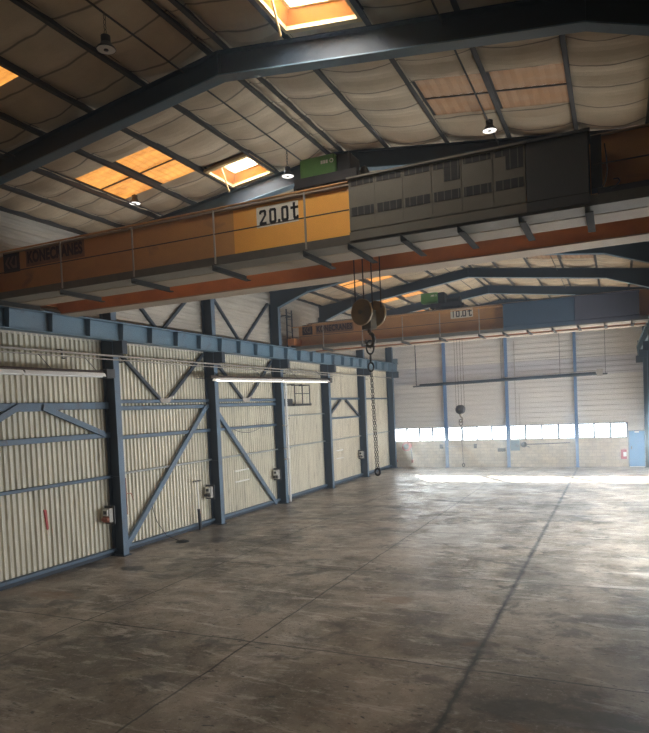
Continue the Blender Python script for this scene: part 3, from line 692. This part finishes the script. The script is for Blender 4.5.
# ---------------------------------------------------------------- cranes
def crane(F, name_label, cap, cab_specs, group, logo_x, rail_posts, far_off, skylit):
    """F: Y of the walkway's outer edge"""
    r = thing('overhead_crane', (RX, F+1.4, 6.75), name_label, 'crane', group)
    Wb = F + .62
    xa, xb = .62, 15.0
    def girder(y0, y1, m, z0=6.68):
        g = MB(); zt = 7.80
        poly = [(xa,y0,6.98),(xa+.25,y0,z0),(xb-.25,y0,z0),(xb,y0,6.98),(xb,y0,zt-.08),(xb-.5,y0,zt),(xa+.5,y0,zt),(xa,y0,zt-.08)]
        g.prism(poly, (0,0,0), (0,y1-y0,0)); return g
    put('girder', girder(Wb, Wb+.42, 'orange'), M['orange'], r)
    put('girder', girder(F+far_off, F+far_off+.45, 'rust_orange'), M['rust_orange'], r, label='redder girder on the far side')
    for y0, y1 in ((Wb-.06, Wb+.48), (F+far_off-.05, F+far_off+.5)):
        put('flange', MB().box(xa+.25, xb-.25, y0, y1, 6.66, 6.685), M['cream_flange'], r)
        put('flange', MB().box(xa+.4, xb-.4, y0, y1, 7.80, 7.825), M['cream_flange'], r)
        put('trolley_rail', MB().box(xa+.4, xb-.4, (y0+y1)/2-.03, (y0+y1)/2+.03, 7.825, 7.88), M['dark'], r)
    put('walkway', MB().box(xa, xb, F+.02, Wb-.11, 6.66, 6.69), M['galv'], r)
    put('toe_board', MB().box(xa, xb, F, F+.02, 6.655, 6.80), M['toe'], r)
    for x in rail_posts:
        put('handrail_post', MB().box(x-.015, x+.015, F-.02, F, 6.68, 7.64), M['pipe'], r)
    xl = cab_specs[0][0]
    put('handrail', MB().tube((xa,F-.01,7.64),(xl,F-.01,7.64),.02,8), M['orange'], r)
    put('mid_rail', MB().tube((xa,F-.01,7.20),(xl,F-.01,7.20),.011,8), M['pipe_brown'], r)
    if xb - cab_specs[-1][1] > .8: put('mid_rail', MB().tube((cab_specs[-1][1]+.05,F-.01,7.20),(xb,F-.01,7.20),.011,8), M['pipe_brown'], r)
    for x in rail_posts + [xl+.02] + [xl+.02+.89*k for k in range(1, int((cab_specs[-1][1]-xl)/.89)+1)]:
        put('walkway_bracket', MB().angle((x,F-.03,6.615),(x,F+1.12,6.61),.10,.016), M['bracket'], r)
    for x0, x1, m, lou in cab_specs:
        c = put('cabinet', MB().box(x0+.005, x1-.005, F, F+.5, 6.84, 7.68), M[m], r, bevel=.01)
        put('plinth', MB().box(x0, x1, F-.015, F+.5, 6.70, 6.835), M[m], c)
        put('roof_cap', MB().box(x0-.02, x1+.02, F-.035, F+.52, 7.68, 7.71), M[m], c)
        if lou:
            n = max(1, round((x1-x0)/.46)); w = (x1-x0)/n; yy = F-.006
            for k in range(n):
                a = x0 + k*w; p = put('panel', MB().box(a+.008, a+w-.008, F-.006, F, 6.86, 7.66), M[m], c)
                y = F-.007
                def slots(u0, u1, z0, z1): put('louvre', MB().box(u0, u1, y-.003, y, z0, z1), M['louvre'], p)
                slots(a+.03, a+w-.03, 7.56, 7.65); slots(a+.03, a+w-.03, 7.08, 7.22)
                if (n == 6 and k in (3, 5)): slots(a+w*.40, a+w-.03, 7.36, 7.559)
    # cable loom past the cabinets
    xe = cab_specs[-1][1]
    if xe < 13.6:
        put('cable_loom', MB().box(xe+.02,xe+.16,F+.05,F+.3,6.9,7.62).path([(xe+.2,F+.1,7.5),(xe+.22,F+.05,7.3),(xe+.23,F,7.1),(xe+.2,F,6.95),(xe+.16,F-.01,6.87),(xe+.25,F,6.84),(xe+.33,F,6.87),(xe+.38,F,6.93),(xe+.36,F,6.97),(xe+.3,F,6.97)], .009), M['dark'], r)
        put('sole_angle', MB().box(xe+.1, xb, F+.0, F+.05, 6.80, 6.88), M['dark'], r)
    # end carriages with wheels
    for x in (.57, W-.57):
        e = put('end_carriage', MB().box(x-.16,x+.16,F-.1,F+far_off+.9,6.86,7.16), M['rust_orange'], r, bevel=.01)
        for y in (F+.12, F+far_off+.68):
            put('wheel', MB().lathe((x-.06,y,6.90), [(0,0),(.125,0),(.125,.12),(0,.12)], 16, (1,0,0)), M['dark'], e)
    if skylit: put('skylit_panel', MB().box(skylit[0], skylit[1], Wb-.003, Wb, 6.80, 7.775), M['skylit'], r, label='brighter paint patch with the skylight glow in its colour')
    # signs on the near girder
    s = put('capacity_sign', MB().box(cap[1], cap[2], Wb-.007, Wb, cap[3], cap[4]), M['white'], r)
    mb = MB(); h = (cap[4]-cap[3])*.72; z = cap[3]+.045; wT = cap[2]-cap[1]; t = .045
    for ch, f, fw in cap[0]: digit(mb, ch, cap[1]+f*wT, z, h, fw*wT, t, Wb-.007)
    put('lettering', mb, M['black'], s)
    lx0, lx1, tx0, tx1, lz, tz0, tz1 = logo_x
    s2 = put('maker_sign', MB().box(tx0, tx1, Wb-.003, Wb, tz0, tz1), M['brown'], r)
    me = text_mesh('KONECRANES', (tx1-tx0)*.94, (tz1-tz0)*.66, 'lettering'); o = bpy.data.objects.new('lettering', me); COL.objects.link(o); o.parent = s2
    o.location = Vector((tx0+(tx1-tx0)*.03, Wb-.006, tz0+(tz1-tz0)*.17)) - origin(r); me.materials.append(M['brown_letter'])
    s3 = put('maker_emblem', MB().box(lx0, lx1, Wb-.003, Wb, lz-.22, lz+.22), M['brown_letter'], r)
    em = MB(); w = lx1-lx0; y = Wb-.003
    for k in range(2):
        a = lx0 + w*(.10+.26*k)
        em.prism([(a,y,lz),(a+.2*w,y,lz+.13),(a+.32*w,y,lz+.13),(a+.12*w,y,lz),(a+.32*w,y,lz-.13),(a+.2*w,y,lz-.13)], (0,-.003,0), (0,0,0))
    em.box(lx0+.74*w, lx0+.82*w, y-.003, y, lz-.13, lz+.13); em.box(lx0+.62*w, lx0+.82*w, y-.003, y, lz-.13, lz-.07)
    put('emblem_mark', em, M['logo_pale'], s3)
    return r

F1, F2 = 9.75, 25.25
crane(F1, 'orange double girder bridge crane marked 20.0 t with grey louvred cabinets', ([('2',.07,.17),('0',.31,.17),('.',.49,.12),('0',.60,.17),('t',.82,.19)], 7.58, 8.44, 7.37, 7.74),
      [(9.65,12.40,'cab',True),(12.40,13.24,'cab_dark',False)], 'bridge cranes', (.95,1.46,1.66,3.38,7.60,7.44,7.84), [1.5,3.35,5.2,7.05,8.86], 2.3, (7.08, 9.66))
crane(F2, 'orange double girder bridge crane marked 10.0 t with slate blue cabinets', ([('1',.03,.16),('0',.24,.17),('.',.44,.12),('0',.53,.17),('t',.76,.2)], 7.5, 8.4, 7.42, 7.78),
      [(9.65,12.2,'cab_blue',False),(12.2,14.33,'cab_plum',False)], 'bridge cranes', (.80,1.30,1.46,3.26,7.56,7.34,7.76), [2.1,3.9,5.65,7.2,8.75], 1.9, None)

# hoist trolleys on the cranes
def hoist(x, y, span, label, gx, big):
    r = thing('hoist_trolley', (x, y, 7.88), label, 'hoist', 'hoist trolleys')
    put('frame', MB().box(x-.6,x+.6,y-span/2-.1,y-span/2+.1,7.96,8.12).box(x-.6,x+.6,y+span/2-.1,y+span/2+.1,7.96,8.12).box(x-.6,x-.5,y-span/2,y+span/2,7.98,8.1).box(x+.5,x+.6,y-span/2,y+span/2,7.98,8.1), M['dark'], r)
    for sx in (-.55,.55):
        for sy in (-1,1): put('wheel', MB().lathe((x+sx,y+sy*span/2-.04,7.98), [(0,0),(.1,0),(.1,.08),(0,.08)], 14, (0,1,0)), M['dark'], r)
    put('drum', MB().lathe((x-.45,y,8.22), [(0,0),(.24,0),(.24,.05),(.18,.05),(.18,.85),(.24,.85),(.24,.9),(0,.9)], 20, (1,0,0)), M['dark'], r)
    z0 = 8.20 if big else 8.2
    g = put('motor_cover', MB().box(gx-.42,gx+.30,y-.55,y-.1,z0,z0+.42), M['green'], r, bevel=.05)
    mk = MB(); yy = y-.551
    for k in range(3): mk.box(gx+.02+.05*k, gx+.06+.05*k, yy-.003, yy, z0+.25, z0+.31)
    mk.ring((gx+.235, yy-.002, z0+.28), .032, .008, (0,1,0), 12, 4)
    put('faded_mark', mk, M['white'], g)
    put('gearbox', MB().box(gx+.30,gx+.58,y-.5,y,z0-.04,z0+.40), M['dark'], r, bevel=.04)
    put('cable_guide', MB().box(x-.7,x+.7,y-.62,y-.56,7.94,8.06), M['dark'], r)
    return r
hoist(8.95, F1+1.6, 1.65, 'green and black hoist trolley riding on top of the 20.0 t crane', 8.70, True)
hoist(7.3, F2+1.45, 1.35, 'green and black hoist trolley riding on top of the 10.0 t crane', 6.62, False)
# spherical lamp pipe beside the hoist arm
# hook blocks
def hook(x, y, zc, ztop, rad, sep, ax, label, ropes_dx, zh, ms='sheave', rr0=.012):
    r = thing('hook_block', (x, y, zc), label, 'hook block', 'hoist hook blocks')
    ax = Vector(ax).normalized(); c = Vector((x, y, zc))
    for s in (-1, 1):
        put('sheave', MB().lathe(c + ax*(s*sep/2 - .035), [(0,0),(rad*.25,-.02),(rad*.3,0),(rad*.9,0),(rad,.012),(rad,.058),(rad*.9,.07),(rad*.3,.07),(0,.07)], 26, ax), M[ms], r)
    side = Vector((-ax.y, ax.x, 0))
    b = MB(); b.tube(c-ax*(sep/2+.06), c+ax*(sep/2+.06), .045, 12)
    b.bar(c - ax*.001 + Vector((0,0,.05)), c + Vector((0,0,-rad*1.25)), sep*.55, rad*.7, up=ax)
    put('block_body', b, M['hook'], r)
    for dx in ropes_dx: put('rope', MB().tube((x+dx, y, zc+rad*.3), (x+dx, y, ztop), rr0, 6), M['rope'], r)
    k = MB(); z = zc - rad*1.2
    k.tube((x,y,z+.06),(x,y,z-.06),.04,10)
    # ram's horn style forged shank and hook: a C bent in the plane of the wall
    pts = [(x + .0, z-.04)]
    R = zh
    for i in range(13):
        a = PI*.5 - i*(1.55*PI/12); pts.append((x + R*.62*math.cos(a), z-.08-R + R*math.sin(a)))
    for i, (p, q) in enumerate(zip(pts, pts[1:])):
        rr = .042*R/.15*(1.0 if i < 9 else 1.0-.18*(i-8))
        k.tube((p[0],y,p[1]), (q[0],y,q[1]), max(rr,.012), 10)
    put('hook', k, M['hook'], r)
    return z-.08-2*R
def sling(x, y, z, zend, label, dx, leg_n=2):
    r = thing('chain_sling', (x, y, zend), label, 'chain', 'chain slings on the hooks')
    put('master_link', MB().ring((x,y,z-.03), .075, .017, (0,1,0), 18, 6, 1.7), M['chain'], r)
    put('coupling_link', MB().ring((x,y,z-.24), .045, .014, (1,.2,0), 14, 6, 1.6), M['chain'], r)
    put('coupling_link', MB().ring((x,y,z-.40), .055, .016, (0,1,0), 14, 6, 1.5), M['chain'], r)
    z1 = z-.48
    for k in range(leg_n):
        d = dx*(k-.5*(leg_n-1)); put('chain_leg', MB().chain((x+d*.6,y,z1), (x+d+.05,y,zend+.1)), M['chain'], r)
    put('grab_hook', MB().ring((x+.05,y,zend+.05), .05, .02, (0,1,0), 12, 6, 1.3), M['chain'], r)
    return r
zb = hook(9.31, F1+1.65, 5.77, 7.98, .245, .40, (.34,.94,0), 'dusty yellow double sheave hook block hanging from the 20.0 t crane', (-.26,-.09,.08,.25), .13)
sling(9.31, F1+1.65, zb+.02, 2.72, 'long two leg chain sling hanging from the large hook block', .045)
zb2 = hook(7.62, F2+1.25, 3.74, 7.98, .19, .12, (.25,.97,0), 'small dark hook block hanging on long ropes before the end wall windows', (-.17,-.06,.06,.17), .11, 'chain', .007)
sling(7.62, F2+1.25, zb2+.02, 1.38, 'thin chain hanging from the small hook block before the end wall', .03, 1)

# ---------------------------------------------------------------- lamps and conduits under the roof
for x, z, lab in ((2.6, 9.36, 'thin conduit under the roof above the glowing orange rooflights'), (6.8, 9.95, 'thin conduit under the roof beside the ridge purlins'), (11.35, 9.50, 'thin dark conduit under the roof below the dusty brown rooflights')):
    mb = MB().tube((x,4.5,z),(x,39.3,z),.016,8)
    put('conduit', mb, M['purlin'], label=lab, cat='conduit', group='roof conduits')
def lamp(x, y, z, zc, label, lit, k=.87):
    r = thing('high_bay_lamp', (x, y, z), label, 'lamp', 'high bay lamps')
    put('reflector', MB().lathe((x,y,z), [(.155*k,.0),(.165*k,.012),(.15*k,.03),(.10*k,.07),(.075,.10),(0,.10)], 22), M['dark'], r)
    put('lens', MB().lathe((x,y,z), [(0,.003),(.15*k,.003),(.155*k,.008),(0,.01)], 22), M['lens_lit'] if lit else M['lens'], r)
    put('driver', MB().lathe((x,y,z+.10), [(.07,0),(.07,.10),(.03,.12),(0,.12)], 14), M['dark'], r)
    put('hub', MB().lathe((x,y,z-.006), [(0,0),(.035,0),(.035,.01)], 12), M['dark'], r)
    put('chain', MB().chain((x,y,z+.22),(x,y,zc),.06,.006), M['dark'], r)
    return r
lamp(6.8, 7.52, 9.42, 9.93, 'round grey high bay lamp hanging under the roof before the first rafter', False)
lamp(11.35, 13.2, 9.37, 9.49, 'bright white high bay lamp hanging above the grey crane cabinets', True)
lamp(2.6, 12.97, 9.38, 9.5, 'high bay lamp below the glowing orange rooflights', True)
lamp(6.8, 13.25, 9.35, 9.93, 'high bay lamp hanging between small hatch skylight and green hoist', True)

# ---------------------------------------------------------------- services on the end wall
yE = Y1 - .02
h = thing('end_wall_heater', (7.5, 39.2, 5.15), 'long dark tube heater hung across the end wall', 'heater')
put('burner_tube', MB().tube((1.85,39.25,5.17),(13.1,39.25,5.30),.05,10), M['dark_shade_blue'], h)
put('reflector', MB().sheet([(0,-.12,-.02),(0,-.06,.07),(0,.06,.07),(0,.12,-.02)], (2.3,39.25,5.23), (12.5,39.25,5.36), th=(0,0,.01)), M['dark_shade_blue'], h)
put('return_tube', MB().tube((7.3,39.35,5.40),(13.0,39.35,5.52),.02,8), M['box'], h)
put('burner_box', MB().box(12.55,12.85,39.12,39.4,5.2,5.6), M['box'], h)
for x in (2.05, 7.3, 10.6, 13.0): put('hanger', MB().tube((x,39.3,5.2+(x-1.85)*.0116),(x,39.3,zr(x)),.014 if x > 3 else .03,6), M['dark_shade_blue'], h)
hr = thing('hose_reel', (1.1, 39.85, 1.0), 'red hose reel on the blockwork below the first window strip', 'hose reel')
put('drum', MB().lathe((1.1,39.985,1.35), [(0,0),(.3,0),(.3,-.04),(.2,-.05),(.2,-.2),(.3,-.21),(.3,-.25),(0,-.25)], 22, (0,1,0)), M['red'], hr)
put('hub', MB().lathe((1.1,39.69,1.35), [(0,0),(.16,0),(.18,.03)], 16, (0,1,0)), M['dark'], hr)
put('hose', MB().path([(1.35,39.85,1.3),(1.42,39.85,.9),(1.42,39.9,.35)], .03), M['dark'], hr)
put('valve', MB().box(1.36,1.5,39.85,39.97,.3,.5), M['rustred'], hr)
put('wall_bracket', MB().box(.3,.42,39.9,39.985,.35,.5), M['rustred'], label='rusty bracket low on the blockwork by the corner column', cat='bracket')
lp = thing('wall_pipe_run', (4.4, 39.9, 1.3), 'low grey pipe across the blockwork beneath the second window strip', 'pipe')
put('pipe', MB().tube((3.35,39.9,1.30),(5.55,39.9,1.33),.025,8), M['pipe'], lp)
for x in (3.35,5.5): put('valve', MB().box(x-.08,x+.08,39.82,39.985,1.18,1.45), M['dark'], lp)
put('junction_box', MB().box(6.85,7.3,39.85,39.985,.95,1.15), M['dark'], label='small dark box on the blockwork between chain hook and middle post', cat='box', bevel=.02)
rb = thing('reel_box', (7.95, 39.85, 1.0), 'grey reel and box on the blockwork just past the middle post', 'reel')
put('housing', MB().box(7.62,8.15,39.8,39.985,1.0,1.62), M['girder_blue'], rb, bevel=.03)
put('reel', MB().lathe((8.4,39.985,1.35), [(0,0),(.16,0),(.16,-.04),(.10,-.04),(.10,-.16),(.16,-.16),(.16,-.2),(0,-.2)], 18, (0,1,0)), M['dark'], rb)
put('crank', MB().bar((8.4,39.74,1.35),(8.75,39.74,1.2),.04,.04), M['dark'], rb)
put('wall_pipe', MB().tube((8.5,39.9,1.36),(11.0,39.9,1.42),.028,8), M['pipe_brown'], label='brown pipe across the blockwork below the third window strip', cat='pipe')
put('conduit_loop', MB().path([(7.98,39.95,7.6),(7.98,39.95,2.5)], .018,6).path([(8.2,39.95,4.4),(8.2,39.95,2.5)], .014,6), M['box'], label='thin vertical conduits on the ribbed end wall beside the middle post', cat='conduit')
fe = thing('fire_extinguisher', (13.85, 39.85, .45), 'red extinguisher box on the blockwork beside the bright blue door', 'extinguisher')
put('cabinet', MB().box(13.68,13.98,39.8,39.985,.45,.98), M['red'], fe, bevel=.02)
put('label_plate', MB().box(13.8,13.97,39.79,39.80,.6,.85), M['reflector'], fe, label='white plate')

# ---------------------------------------------------------------- light
w = bpy.data.worlds.new('World'); SC.world = w; w.use_nodes = True
w.node_tree.nodes['Background'].inputs[0].default_value = (.75,.86,1,1); w.node_tree.nodes['Background'].inputs[1].default_value = 0.5
sd = Vector((3.5,-5.1,-1.68)).normalized(); SD = 60
sun = bpy.data.lights.new('Sun', 'SPOT'); sun.energy = 4.2e6; sun.color = (1,.95,.86); sun.spot_size = math.radians(28); sun.spot_blend = .1; sun.shadow_soft_size = .35
so = bpy.data.objects.new('Sun', sun); COL.objects.link(so); so.rotation_euler = sd.to_track_quat('-Z','Y').to_euler(); so.location = Vector((9, 36, 1)) - sd*SD
nt = w.node_tree; vs = nt.nodes.new('ShaderNodeVolumeScatter'); vs.inputs['Color'].default_value = (.72,.87,1,1); vs.inputs['Density'].default_value = .006; vs.inputs['Anisotropy'].default_value = .45
nt.links.new(vs.outputs[0], nt.nodes['World Output'].inputs['Volume'])

# ---------------------------------------------------------------- camera
cam = bpy.data.cameras.new('Camera'); co = bpy.data.objects.new('Camera', cam); COL.objects.link(co)
R = ((0.909248, 0.413975, -0.043508), (-0.024472, -0.051178, -0.998390), (-0.415535, 0.908848, -0.036402))
cam.sensor_fit = 'HORIZONTAL'; cam.sensor_width = 36.0; cam.lens = 639.84/649*36
cam.shift_x = 0.0; cam.shift_y = (432.5-366.5)/649
co.matrix_world = Matrix(((R[0][0], -R[1][0], -R[2][0], 13.5), (R[0][1], -R[1][1], -R[2][1], 0.0), (R[0][2], -R[1][2], -R[2][2], 4.0), (0,0,0,1)))
cam.clip_start = .05; cam.clip_end = 300
SC.camera = co
SC.view_settings.view_transform = 'Standard'; SC.view_settings.look = 'None'; SC.view_settings.gamma = 1; SC.view_settings.use_curve_mapping = False
SC.view_settings.exposure = 1.02
SC.cycles.use_denoising = True; SC.cycles.denoising_prefilter = 'NONE'
SC.cycles.max_bounces = 12; SC.cycles.diffuse_bounces = 8; SC.cycles.transparent_max_bounces = 12
SC.cycles.sample_clamp_indirect = 6
